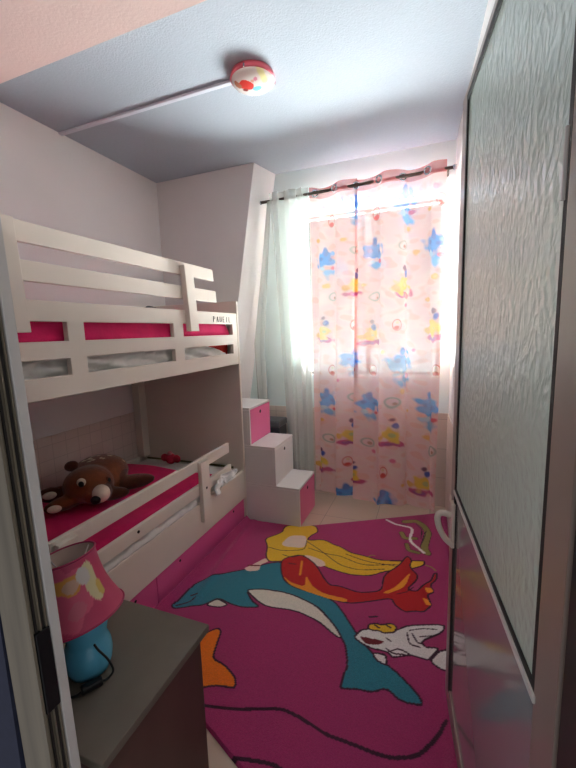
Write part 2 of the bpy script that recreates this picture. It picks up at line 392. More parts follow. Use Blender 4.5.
# left jamb: grooved weathered aluminium and a plain cream edge
jb = structure(thing('trim_4', 'cream door jamb with grooved dirty edge and black strike plate', 'trim', (-0.641, 0.33, 0)))
jb.rotation_euler = (0, -math.atan(0.027), 0)
obj('jamb_edge', boxes((-0.06, 0.0, 0.1015, 0.121, 0, 2.27)), M_alu, jb, 0.002)
obj('jamb_groove', boxes((-0.06, -0.006, 0.070, 0.1015, 0, 2.27)), M_aluD, jb)
for y0, y1 in ((0.095, 0.0975), (0.084, 0.087)): obj('jamb_rib', boxes((-0.06, -0.001, y0, y1, 0, 2.27)), M_aluD, jb)
for y0, y1 in ((0.0885, 0.094), (0.076, 0.080)): obj('jamb_seal', boxes((-0.06, -0.003, y0, y1, 0, 2.27)), M_gasket, jb)
obj('jamb_lip', boxes((-0.075, 0.002, 0.064, 0.069, 0, 2.27)), M_aluD, jb)
obj('strike_plate', boxes((-0.03, 0.002, 0.0715, 0.0995, 0.80, 0.965)), M_black, jb, 0.002)
rj = structure(obj('trim_3', boxes((0.140, 0.215, 0.33, 0.445, 0, 2.27)), M_jambshade, None, 0.003), 'door jamb on the right, its shade put into the colour', 'trim')
# tile wainscot
structure(obj('trim_5', boxes((-2.2, 0.3, YB - 0.008, YB + 0.01, 0, 0.80)), M_tileX), 'beige tile wainscot below the window', 'trim')
structure(obj('trim_6', boxes((XL - 0.01, XL + 0.008, 0.45, YE, 0, 0.86)), M_tileY), 'beige tile wainscot behind the lower bunk', 'trim')
bm = bmesh.new()
v = [bm.verts.new(p) for z in (0, 0.80) for p in ((xr(YB) - .008, YB, z), (xr(0.5) - .008, 0.5, z), (xr(0.5) + .05, 0.5, z), (xr(YB) + .05, YB, z))]
bm.faces.new(v[:4]); bm.faces.new(v[4:][::-1])
for k in range(4): bm.faces.new([v[k], v[(k + 1) % 4], v[4 + (k + 1) % 4], v[4 + k]])
structure(obj('trim_7', bm, M_tileY), 'beige tile wainscot on the right wall', 'trim')

# window: frame, glass, louvred shutter
win = structure(thing('window_1', 'window with closed louvre shutter behind the curtains, its white slats darkened against glow', 'window', (0, YB + 0.14, 0)))
fr = 0.02
obj('frame', panel([WX0, WX0 + fr, -0.565, -0.515, WX1 - fr, WX1], [WZ0, WZ0 + fr, WZ1 - fr, WZ1], {(1, 1), (3, 1)}, lambda u, v, s: (u, -0.03 + 0.05 * s, v)), mat('grey window frame', srgb(128, 128, 126), 0.5), win, 0.004)
M_glass = bpy.data.materials.new('window glass'); M_glass.use_nodes = True
N = M_glass.node_tree.nodes; L = M_glass.node_tree.links
for n in list(N):
    if n.type != 'OUTPUT_MATERIAL': N.remove(n)
gt, gg, gm, gf = N.new('ShaderNodeBsdfTransparent'), N.new('ShaderNodeBsdfGlossy'), N.new('ShaderNodeMixShader'), N.new('ShaderNodeFresnel')
gg.inputs['Roughness'].default_value = 0.02; gt.inputs[0].default_value = (0.93, 0.96, 0.95, 1)
L.new(gf.outputs[0], gm.inputs[0]); L.new(gt.outputs[0], gm.inputs[1]); L.new(gg.outputs[0], gm.inputs[2]); L.new(gm.outputs[0], N['Material Output'].inputs[0])
for x0, x1 in ((WX0 + fr, -0.565), (-0.515, WX1 - fr)):
    obj('pane', boxes((x0, x1, -0.008, -0.004, WZ0 + fr, WZ1 - fr)), M_glass, win)
M_shutter = mat('darkened shutter slats', srgb(70, 69, 66), 0.7, spec=0.1)  # white slats given a dark colour to cut their glow through the curtain
bm = bmesh.new(); z = WZ0 + 0.004
while z < WZ1 - 0.008:                      # tilted louvres, outer edge lower
    tl_ = R(19 + 8 * (z - WZ0) / (WZ1 - WZ0)); dy, dz = 0.072 * math.cos(tl_), 0.072 * math.sin(tl_)
    f = [bm.verts.new(p) for p in ((WX0, 0.045, z + dz), (WX1, 0.045, z + dz), (WX1, 0.045 + dy, z), (WX0, 0.045 + dy, z))]
    bm.faces.new(f)
    z += 0.60 * dz
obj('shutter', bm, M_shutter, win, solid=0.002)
obj('shutter_rail', boxes((WX0 - 0.0, WX0 + 0.02, 0.04, 0.08, WZ0, WZ1), (WX1 - 0.02, WX1, 0.04, 0.08, WZ0, WZ1)), M_white, win)

# ---------------------------------------------------------------- door leaf
hx, hy = 0.169, 0.55
ang = math.atan2(0.85, -0.086)
DL = 0.945
M_dglass = bpy.data.materials.new('textured obscure glass'); M_dglass.use_nodes = True
N = M_dglass.node_tree.nodes; L = M_dglass.node_tree.links; p = N['Principled BSDF']
p.inputs['Base Color'].default_value = srgb(206, 224, 212); p.inputs['Roughness'].default_value = 0.38; p.inputs['Specular IOR Level'].default_value = 0.4
tc = N.new('ShaderNodeTexCoord'); mp = N.new('ShaderNodeMapping'); mp.inputs['Scale'].default_value = (1.0, 1.0, 0.7)
L.new(tc.outputs['Object'], mp.inputs[0])
vo = N.new('ShaderNodeTexVoronoi'); vo.feature = 'SMOOTH_F1'; vo.inputs['Scale'].default_value = 55; vo.inputs['Smoothness'].default_value = 0.4
ns = N.new('ShaderNodeTexNoise'); ns.inputs['Scale'].default_value = 14; ns.inputs['Detail'].default_value = 4; ns.inputs['Distortion'].default_value = 0.8
mpx = N.new('ShaderNodeVectorMath'); mpx.operation = 'ADD'
L.new(mp.outputs[0], ns.inputs['Vector']); L.new(mp.outputs[0], mpx.inputs[0]); 
sc_ = N.new('ShaderNodeVectorMath'); sc_.operation = 'SCALE'; sc_.inputs['Scale'].default_value = 0.05
L.new(ns.outputs['Color'], sc_.inputs[0]); L.new(sc_.outputs[0], mpx.inputs[1]); L.new(mpx.outputs[0], vo.inputs['Vector'])
ad = N.new('ShaderNodeMath'); ad.operation = 'ADD'; L.new(vo.outputs['Distance'], ad.inputs[0]); L.new(ns.outputs['Fac'], ad.inputs[1])
bp = N.new('ShaderNodeBump'); bp.inputs['Strength'].default_value = 0.5; bp.inputs['Distance'].default_value = 0.005
p.inputs['Coat Weight'].default_value = 0.6; p.inputs['Coat Roughness'].default_value = 0.06; L.new(bp.outputs[0], p.inputs['Coat Normal'])
L.new(ad.outputs[0], bp.inputs['Height']); L.new(bp.outputs[0], p.inputs['Normal'])
tl = N.new('ShaderNodeBsdfTranslucent'); tl.inputs[0].default_value = srgb(190, 205, 196)
ms = N.new('ShaderNodeMixShader'); ms.inputs[0].default_value = 0.12
L.new(p.outputs[0], ms.inputs[1]); L.new(tl.outputs[0], ms.inputs[2]); L.new(ms.outputs[0], N['Material Output'].inputs[0])
door = structure(thing('door_1', 'open white door with textured obscure glass and a curved handle', 'door', (hx, hy, 0), ang))
G0, G1 = 0.080, DL - 0.085          # glass between the stiles
ZB, ZT = 0.918, 2.205
obj('frame', panel([0.0, G0, G1 + 0.012, DL], [0.02, 0.10, ZB - 0.012, ZT + 0.012, 2.24], {(1, 1), (1, 2)}, lambda u, v, s: (u, 0.0 - 0.04 * s, v)), mat('grey white door frame', srgb(142, 124, 114), 0.3, 0.02, 8), door, 0.003)
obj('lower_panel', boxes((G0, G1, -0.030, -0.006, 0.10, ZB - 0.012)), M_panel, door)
obj('glass_pane', boxes((G0, G1, -0.016, -0.005, ZB, ZT)), M_dglass, door)
obj('glass_gasket', panel([G0 - .002, G0 + 0.010, G1 - 0.002, G1 + 0.014], [ZB - 0.002, ZB + 0.006, ZT - 0.008, ZT + 0.012], {(1, 1)}, lambda u, v, s: (u, 0.0 - 0.025 * s, v)), M_gasket, door)
obj('glazing_bead', boxes((G0 - 0.01, G1 + 0.012, -0.03, 0.004, ZB - 0.016, ZB - 0.002)), M_alu, door, 0.002)
obj('panel_gasket', boxes((G1, G1 + 0.014, -0.03, 0.001, 0.09, ZB - 0.014)), M_gasket, door)
hinge = obj('hinge', tube(bmesh.new(), [(0.070, 0.008, 1.66), (0.070, 0.008, 1.75)], 0.0025), M_alu, door, smooth=False)
# handle on the free stile
M_handle = mat('cream plastic handle', srgb(222, 208, 192), 0.3)
hp = [(0.075, 0.004, 0.815), (0.074, 0.032, 0.822), (0.072, 0.056, 0.820), (0.076, 0.066, 0.802), (0.082, 0.058, 0.768), (0.088, 0.036, 0.734), (0.090, 0.016, 0.718), (0.090, 0.004, 0.712)]
hd = obj('handle', tube(bmesh.new(), smooth_path([(DL - a, 0.84 * c, e) for a, c, e in hp], 6), 0.011, 10), M_handle, door, smooth=True)
hd['label'] = 'cream curved pull handle'
obj('handle_plate', boxes((DL - 0.097, DL - 0.055, -0.002, 0.010, 0.700, 0.868)), M_handle, hd, 0.003)
obj('latch_knob', boxes((DL - 0.072, DL - 0.062, 0.008, 0.014, 0.868, 0.890)), M_handle, hd, 0.002)

# ---------------------------------------------------------------- bunk bed
bx, by0, by1 = -1.38, 0.475, 2.545
bed = thing('bunk_bed', 'cream white bunk bed with slatted guard rails and pink underbed drawers', 'bunk bed', (bx, 1.51, 0))
def B(*bs):
    bm = bmesh.new()
    for x0, x1, y0, y1, z0, z1 in bs: box(bm, x0 - bx, x1 - bx, y0 - 1.51, y1 - 1.51, z0, z1)
    return bm
XW = XL + 0.012
def part(name, bm, m, parent=bed, bevel=0.003, **k): return obj(name, bm, m, parent, bevel, **k)
# upper side rail with its two rows of slots
part('side_rail', panel([by0, 0.53, 1.11, 1.19, 1.78, 1.87, 2.455, by1 - 0.022], [1.268, 1.352, 1.420, 1.490, 1.566, 1.645], {(i, j) for i in (1, 3, 5) for j in (1, 3)},
     lambda u, v, s: (0.0 - 0.026 * s, u - 1.51, v)), M_bed)
# end panels
ep = part('end_panel', B((XW, bx + 0.003, by1 - 0.022, by1, 0.0, 1.737)), M_bed)
part('end_panel', B((XW, bx + 0.003, by0 - 0.015, by0 - 0.001, 0.0, 1.737)), M_bed)
part('back_post', B((XW, XW + 0.07, by1 - 0.10, by1 - 0.023, 0.47, 1.26)), M_bed)
part('back_rail', B((XW, XW + 0.025, by0, by1 - 0.023, 1.27, 1.46)), M_bed)
part('back_rail', B((XW, XW + 0.025, by0, by1 - 0.103, 0.25, 0.47)), M_bed)
part('slat_base', B((XW + .026, bx - 0.027, by0, by1 - 0.023, 1.272, 1.296)), M_bed)
part('slat_base', B((XW + .026, bx - 0.027, by0, by1 - 0.023, 0.215, 0.24)), M_bed)
# upper guard, leaning in a little
lean = lambda z: -0.055 * (z - 1.55)
def leaning(y0, y1, z0, z1, x0, x1):
    bm = bmesh.new(); vs = box(bm, x0, x1, y0 - 1.51, y1 - 1.51, z0, z1)
    for v in vs: v.co.x += lean(v.co.z)
    return bm
part('guard_slat', leaning(0.87, 2.262, 1.852, 1.928, -0.024, -0.002), M_bed)
part('guard_slat', leaning(0.87, 2.275, 1.712, 1.788, -0.024, -0.002), M_bed)
part('guard_bracket', leaning(0.855, 0.943, 1.525, 1.925, 0.0, 0.028), M_bed)
part('guard_bracket', leaning(1.895, 1.978, 1.520, 1.905, 0.0, 0.036), M_bed)
# lower side board, guard, brackets
part('side_board', B((bx - 0.026, bx, by0, by1 - 0.022, 0.198, 0.420)), M_bed)
part('guard_slat', B((bx - 0.024, bx - 0.001, 0.93, 2.315, 0.638, 0.708)), M_bed)
s2 = part('guard_slat', B((bx - 0.024, bx - 0.001, 0.93, 2.335, 0.472, 0.542)), M_bed)
bolt = lambda y, z, x=bx: tube(bmesh.new(), [(x - bx - .004, y - 1.51, z), (x - bx + 0.002, y - 1.51, z)], 0.008, 12)
obj('bolt', bolt(1.385, 0.515), M_dark, s2)
for y0, y1 in ((0.945, 1.035), (1.918, 2.008)):
    b_ = part('guard_bracket', B((bx, bx + 0.028, y0, y1, 0.295, 0.695)), M_bed)
    obj('bolt', bolt((y0 + y1) / 2, 0.515, bx + 0.028), M_dark, b_)
# drawers under the lower bunk
for y0, y1, hs in ((by0 + 0.01, 1.492, (0.68, 1.335)), (1.498, by1 - 0.026, (1.70, 2.35))):
    d = part('drawer', B((bx - 0.45, bx - 0.012, y0, y1, 0.012, 0.194)), M_bedpink)
    for h in hs: obj('finger_hole', bolt(h, 0.160, bx - 0.012), M_dark, d)
# name letters stuck on the rail
LET = {'P': [((0, 0), (0, 1)), ((0, 1), (.5, .9)), ((.5, .9), (.5, .6)), ((.5, .6), (0, .5))], 'A': [((0, 0), (.3, 1)), ((.3, 1), (.6, 0)), ((.12, .4), (.48, .4))],
       'E': [((0, 0), (0, 1)), ((0, 1), (.5, 1)), ((0, .5), (.4, .5)), ((0, 0), (.5, 0))], 'U': [((0, 1), (0, .1)), ((0, .1), (.5, .1)), ((.5, .1), (.5, 1))],
       'L': [((0, 1), (0, 0)), ((0, 0), (.5, 0))], 'I': [((.2, 0), (.2, 1))]}
for k, ch in enumerate('PAUEIL'):
    bm = bmesh.new()
    for (u0, w0), (u1, w1) in LET[ch]:
        f = lambda u, w: (0.002, 2.20 + 0.041 * k + u * 0.034 - 1.51, 1.580 + 0.036 * w)
        tube(bm, [f(u0, w0), f(u1, w1)], 0.0014, 5)
    lt = part('letter', bm, M_dark, bevel=0); lt['label'] = 'small dark letter on the rail'
# bedding of the top bunk
def soft(x0, x1, y0, y1, z0, z1, seed, amp=0.012, nu=40, nv=90, freq=14, edge=0.04, lift=None):
    """a closed soft pad with a wavy top"""
    bm = bmesh.new()
    U = np.linspace(0, 1, nu); Vv = np.linspace(0, 1, nv)
    top = []
    for u in U:
        row = []
        for w in Vv:
            x = x0 + (x1 - x0) * u; y = y0 + (y1 - y0) * w
            e = min(u * (x1 - x0), (1 - u) * (x1 - x0), w * (y1 - y0), (1 - w) * (y1 - y0))
            k = min(1, e / edge); rnd = math.sqrt(1 - (1 - k) ** 2)
            z = z0 + (z1 - z0) * (0.25 + 0.75 * rnd) + amp * rnd * float(vnoise(x * freq, y * freq, seed))
            if lift: z += lift(x, y)
            dx = 0.35 * amp * float(vnoise(y * freq * 1.6, x * 5, seed + 1))
            row.append(bm.verts.new((x + dx, y, z)))
        top.append(row)
    for i in range(nu - 1):
        for j in range(nv - 1):
            bm.faces.new([top[i][j], top[i + 1][j], top[i + 1][j + 1], top[i][j + 1]])
    per = [top[i][0] for i in range(nu)] + [top[-1][j] for j in range(1, nv)] + [top[i][-1] for i in range(nu - 2, -1, -1)] + [top[0][j] for j in range(nv - 2, 0, -1)]
    low = [bm.verts.new((v.co.x, v.co.y, z0)) for v in per]
    n = len(per)
    for k in range(n): bm.faces.new([per[k], per[(k + 1) % n], low[(k + 1) % n], low[k]])
    bm.faces.new(low)
    return bm
XM0, XM1 = XW + 0.035, bx - 0.034
tag(obj('mattress', soft(XM0, bx - 0.095, by0 + .01, by1 - .03, 1.297, 1.455, 5, 0.012), M_sheet, smooth=True), 'white sheeted mattress on the top bunk, seen through the rail slots', 'mattress')
tag(obj('bedspread', soft(XM0 + .01, XM1, by0 + .02, 2.46, 1.472, 1.60, 8, 0.010, edge=0.06), M_duvet, smooth=True), 'hot pink bedspread on the top bunk', 'bedspread')
tag(obj('cushion', soft(-1.62, XM1, 2.30, 2.475, 1.605, 1.64, 9, 0.004, 12, 20, edge=0.03), M_duvet, smooth=True), 'flat pink cushion at the far end of the top bunk', 'cushion')
lowm = tag(obj('mattress', soft(XM0, bx - 0.070, by0 + .01, by1 - .03, 0.242, 0.448, 12, 0.010, lift=lambda x, y: 0.0), M_sheet, smooth=True), 'white sheeted mattress on the lower bunk', 'mattress')
obj('piping', tube(bmesh.new(), smooth_path([(XM0 + .02, by1 - .04, 0.447), (-1.9, by1 - .036, 0.449), (-1.5, by1 - .04, 0.449), (bx - 0.10, by1 - .06, 0.448), (bx - .076, by1 - .12, 0.445), (bx - .072, 2.28, 0.442)], 8), 0.008, 8), M_olive, lowm, smooth=True)
def edge_wave(x, y): return 0.0
tag(obj('bedspread', soft(XM0 + .01, XM1 - 0.05, by0 + .02, 2.24, 0.462, 0.505, 15, 0.014, 46, 100, 11, 0.05), M_duvet, smooth=True), 'hot pink bedspread on the lower bunk under the plush deer', 'bedspread')
def drape(y0, y1, z0, z1, x, seed, n1=150, n2=34, amp=0.012, ztop=None):
    U, W = np.meshgrid(np.linspace(0, 1, n1), np.linspace(0, 1, n2), indexing='ij')
    Y_ = y0 + (y1 - y0) * U; Z_ = z0 + (z1 - z0) * W
    if ztop: Z_ = z0 + (np.vectorize(ztop)(Y_) - z0) * W
    X_ = x + amp * vnoise(Y_ * 24 + Z_ * 70, Z_ * 80 - Y_ * 8, seed) + 0.4 * amp * vnoise(Y_ * 60 - Z_ * 60, Z_ * 150, seed + 1)
    return grid_mesh('drape', np.stack([X_, Y_, Z_], 2).reshape(-1, 3), n1, n2)
tag(obj('sheet', drape(0.50, 2.44, 1.300, 1.450, bx - 0.054, 61, 260, 40, 0.014, lambda y: 1.45 if y < 2.05 else 1.45 - 0.26 * (y - 2.05) ** 1.0 * 0.9), M_sheet, solid=0.004), 'crumpled white sheet on the top bunk side, showing through the lower slots', 'sheet')
tag(obj('blanket', drape(2.08, 2.50, 1.300, 1.455, bx - 0.079, 66, 50, 20, 0.003), M_red, solid=0.004), 'red blanket at the far end of the top bunk', 'blanket')
# crumpled sheet edge showing between the lower slats
tag(obj('sheet', soft(bx - 0.064, bx - 0.004, 0.6, 1.90, 0.4225, 0.452, 21, 0.012, 16, 190, 55, 0.015), M_sheet, smooth=True), 'crumpled white sheet edge bulging under the lower guard slats', 'sheet')
# white cloth hooked over the lower guard
n1, n2 = 40, 30
U, W = np.meshgrid(np.linspace(0, 1, n1), np.linspace(0, 1, n2), indexing='ij')
cx = -1.372 + 0.020 * vnoise(U * 13, W * 9, 31) + 0.010 * vnoise(U * 24, W * 20, 32) + 0.02
cy = 2.04 + 0.30 * U + 0.015 * vnoise(U * 18, W * 12, 33)
cz = 0.425 + 0.085 * W * (1 - 0.5 * np.abs(U - .45)) + 0.03 * U + 0.020 * vnoise(U * 22, W * 16, 34)
tag(obj('cloth', grid_mesh('cloth', np.stack([cx, cy, cz], 2).reshape(-1, 3), n1, n2), mat('white tissue cloth', srgb(240, 238, 235), 0.9), solid=0.002), 'crumpled white cloth tucked on the lower bunk edge by the guard', 'cloth')
# small red toy by the end panel
toy = thing('toy_bow', 'small dark red bow shaped toy at the far end of the lower bunk', 'toy', (-1.99, 2.41, 0.449))
M_toy = mat('dark red felt', srgb(190, 30, 60), 0.8, 0.15, 40)
bm = bmesh.new()
ellipsoid(bm, (0, 0, 0.052), (0.05, 0.035, 0.045)); obj('body', bm, M_toy, toy, smooth=True)
for s in (-1, 1):
    bm = bmesh.new(); ellipsoid(bm, (s * 0.06, 0, 0.055), (0.035, 0.022, 0.032), Matrix.Rotation(s * 0.5, 3, 'Y')); obj('loop', bm, M_toy, toy, smooth=True)
bm = bmesh.new(); ellipsoid(bm, (0, -.005, 0.095), (0.022, 0.02, 0.022)); obj('knot', bm, mat('pale pink felt', srgb(220, 130, 140), 0.8), toy, smooth=True)
# hair clip on the rail
tag(obj('hair_clip', tube(bmesh.new(), smooth_path([(-1.394, 1.585, 1.648), (-1.392, 1.615, 1.652), (-1.394, 1.665, 1.648)], 5), [0.0015, 0.003, 0.004, 0.004, 0.004, 0.0035, 0.003, 0.003, 0.002, 0.002, 0.0015], 8), M_black, smooth=True), 'small black hair clip lying on the top rail', 'hair clip')

# ---------------------------------------------------------------- plush deer
deer = thing('plush_deer', 'brown spotted plush fawn lying on the lower bunk', 'plush toy', (-1.94, 1.60, 0.523), 0.30)
deer.scale = (1.12, 1.12, 1.12)
M_fur = mat('brown plush', srgb(150, 78, 36), 0.95, 0.18, 60, 0.6, 220, attr='print', sheen=0.3)
M_furd = mat('dark brown plush', srgb(96, 46, 24), 0.95, 0.2, 60, 0.6, 220, sheen=0.2)
M_cream = mat('cream plush', srgb(232, 218, 198), 0.95, 0.08, 60, 0.5, 220)
bm = bmesh.new()
ry = lambda a: Matrix.Rotation(a, 3, 'Y')
rz = lambda a: Matrix.Rotation(a, 3, 'Z')
ellipsoid(bm, (-0.02, 0.13, 0.095), (0.155, 0.175, 0.10), rz(0.4))           # trunk
ellipsoid(bm, (0.01, -0.03, 0.095), (0.125, 0.120, 0.098))                   # head
ellipsoid(bm, (0.085, -0.085, 0.070), (0.075, 0.070, 0.058))                 # muzzle base
ellipsoid(bm, (-0.13, -0.07, 0.055), (0.10, 0.042, 0.042), rz(0.5))          # limbs
ellipsoid(bm, (-0.05, -0.14, 0.040), (0.09, 0.042, 0.038), rz(0.9))
ellipsoid(bm, (0.17, 0.12, 0.045), (0.13, 0.045, 0.042), rz(0.5))
ellipsoid(bm, (0.12, -0.02, 0.035), (0.10, 0.04, 0.035), rz(0.3))
me = bpy.data.meshes.new('t'); bm.to_mesh(me); bm.free()
body = obj('body', me, M_fur, deer)
rm = body.modifiers.new('remesh', 'REMESH'); rm.mode = 'VOXEL'; rm.voxel_size = 0.007; rm.use_smooth_shade = True
sm = body.modifiers.new('smooth', 'SMOOTH'); sm.factor = 0.6; sm.iterations = 8
bpy.context.view_layer.update()
dg = bpy.context.evaluated_depsgraph_get()
me2 = bpy.data.meshes.new_from_object(body.evaluated_get(dg))
body.modifiers.clear(); body.data = me2
if not me2.materials: me2.materials.append(M_fur)
co = np.array([v.co[:] for v in me2.vertices])
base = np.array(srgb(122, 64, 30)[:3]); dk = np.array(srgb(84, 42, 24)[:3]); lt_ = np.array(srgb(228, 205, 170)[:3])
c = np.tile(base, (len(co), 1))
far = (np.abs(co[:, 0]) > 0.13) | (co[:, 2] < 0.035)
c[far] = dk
rng = np.random.RandomState(3)
for k in range(26):
    s = np.array([rng.uniform(-0.12, 0.10), rng.uniform(0.05, 0.26), 0.0])
    d = np.hypot(co[:, 0] - s[0], co[:, 1] - s[1])
    c[(d < 0.009) & (co[:, 2] > 0.10)] = lt_
ca = me2.color_attributes.new('print', 'FLOAT_COLOR', 'POINT')
ca.data.foreach_set('color', np.concatenate([c, np.ones((len(c), 1))], 1).astype(np.float32).ravel())
for f in me2.polygons: f.use_smooth = True
def ell(name, c, r, m, rot=None, parent=deer):
    bm = bmesh.new(); ellipsoid(bm, c, r, rot); return obj(name, bm, m, parent, smooth=True)
mz = ell('muzzle', (0.115, -0.105, 0.075), (0.055, 0.048, 0.046), M_cream, rz(-0.6))
ell('nose', (0.120, -0.155, 0.062), (0.026, 0.020, 0.022), M_black, None, mz)
ey = ell('eye', (0.035, -0.124, 0.140), (0.024, 0.018, 0.024), M_cream)
ell('pupil', (0.042, -0.138, 0.138), (0.015, 0.009, 0.016), M_black, None, ey)
ey = ell('eye', (0.118, -0.036, 0.122), (0.015, 0.018, 0.018), M_furd)
ell('pupil', (0.138, -0.046, 0.125), (0.008, 0.008, 0.012), M_black, None, ey)
er = ell('ear', (-0.075, -0.030, 0.195), (0.040, 0.022, 0.028), M_furd, ry(-0.3))
er = ell('ear', (-0.150, -0.115, 0.075), (0.055, 0.030, 0.034), M_furd, rz(0.6))
ell('inner_ear', (-0.132, -0.140, 0.078), (0.032, 0.014, 0.020), M_cream, rz(0.6), er)
hf = ell('hoof', (-0.080, -0.185, 0.035), (0.045, 0.026, 0.030), M_furd, rz(0.6))
ell('hoof_pad', (-0.066, -0.203, 0.036), (0.032, 0.012, 0.020), M_cream, rz(0.5), hf)

# ---------------------------------------------------------------- storage stairs
st = thing('storage_stairs', 'white and pink storage stairs with drawers at the end of the bunk bed', 'stairs', (-1.33, 2.75, 0))
def S(x0, x1, y0, y1, z0, z1): return boxes((x0 + 1.33, x1 + 1.33, y0 - 2.75, y1 - 2.75, z0, z1))
SY0, SY1 = 2.552, 2.945
for x0, x1, z0, z1, m in ((-1.62, -1.326, 0.623, 0.922, M_steppink), (-1.60, -1.120, 0.312, 0.622, M_white), (-1.58, -0.930, 0.0, 0.311, M_steppink)):
    obj('step_box', S(x0, x1 - 0.019, SY0, SY1, z0, z1 - 0.019), M_white, st, 0.002)
    obj('tread', S(x0, x1, SY0, SY1, z1 - 0.0185, z1), M_white, st, 0.002)
    d = obj('drawer', S(x1 - 0.0185, x1, SY0 + 0.018, SY1 - 0.003, z0 + 0.004, z1 - 0.022), m, st, 0.002)
    d['label'] = 'white drawer front' if m is M_white else 'pink drawer front'
    obj('finger_hole', tube(bmesh.new(), [(x1 + 1.33 - 0.004, 0.0, z1 - 0.065), (x1 + 1.33 + 0.0012, 0.0, z1 - 0.065)], 0.014, 14), M_dark, d)
    obj('side_edge', S(x1 - 0.0185, x1, SY0, SY0 + 0.0165, z0 + 0.001, z1 - 0.019), M_white, st)
# dark storage box behind the stairs
sb = thing('storage_box', 'dark grey lidded box behind the stairs below the sheer curtain', 'box', (-1.39, 3.10, 0))
M_grey = mat('dark grey plastic', srgb(66, 70, 74), 0.45, 0.05, 10)
obj('body', boxes((-0.16, 0.125, -0.10, 0.08, 0, 0.655)), M_grey, sb, 0.01)
obj('lid', boxes((-0.17, 0.135, -0.11, 0.09, 0.655, 0.715)), mat('mid grey plastic', srgb(92, 98, 102), 0.4, 0.04, 10), sb, 0.015)

# ---------------------------------------------------------------- curtain rod and curtains
RZ, RY = 2.615, 3.115
rod = thing('curtain_rod', 'brown metal curtain rod above the window', 'curtain rod', (-0.62, RY, RZ))
obj('pole', tube(bmesh.new(), [(-0.80, 0, -0.012), (0.735, 0, 0.012)], 0.0125, 14), M_rod, rod, smooth=True)
obj('finial', tube(bmesh.new(), [(0.722, 0, 0.0125), (0.745, 0, 0.0125)], 0.017, 14), M_chrome, rod, smooth=True)
obj('finial', tube(bmesh.new(), [(-0.81, 0, -0.0125), (-0.79, 0, -0.0125)], 0.017, 14), M_chrome, rod, smooth=True)
for x in (-0.715, 0.69):
    obj('bracket', tube(bmesh.new(), [(x, 0.0, x * 0.016), (x, YB - RY - .002, x * 0.016)], 0.008, 10), M_rod, rod, smooth=True)

# printed curtain: cloth coordinates u (0..1 across), z
nu, nv = 240, 430
X0, X1 = -0.985, 0.055
u = np.linspace(0, 1, nu)[:, None] * np.ones((1, nv))
t = np.ones((nu, 1)) * np.linspace(0, 1, nv)[None, :]      # 0 top .. 1 bottom
ztop = RZ + 0.048 + 0.010 * np.cos(u * math.pi * 12 * 0.5) + 0.028 * (u - 0.5)
zbot = 0.058 - 0.032 * u + 0.008 * np.sin(u * 9)
z = ztop + (zbot - ztop) * t
amp = 0.034 * (1 - 0.25 * t)
ph = u * math.pi * 6.0 + 0.9 * t * np.sin(u * 5)
y = RY + amp * np.sin(ph) - 0.005 * t * t + 0.012 * t * np.sin(u * 41 + 1)
x = X0 + (X1 - X0) * u + 0.030 * (1 - .2 * t) * np.sin(2 * ph + .6) * (0.35 + 0.65 * t)
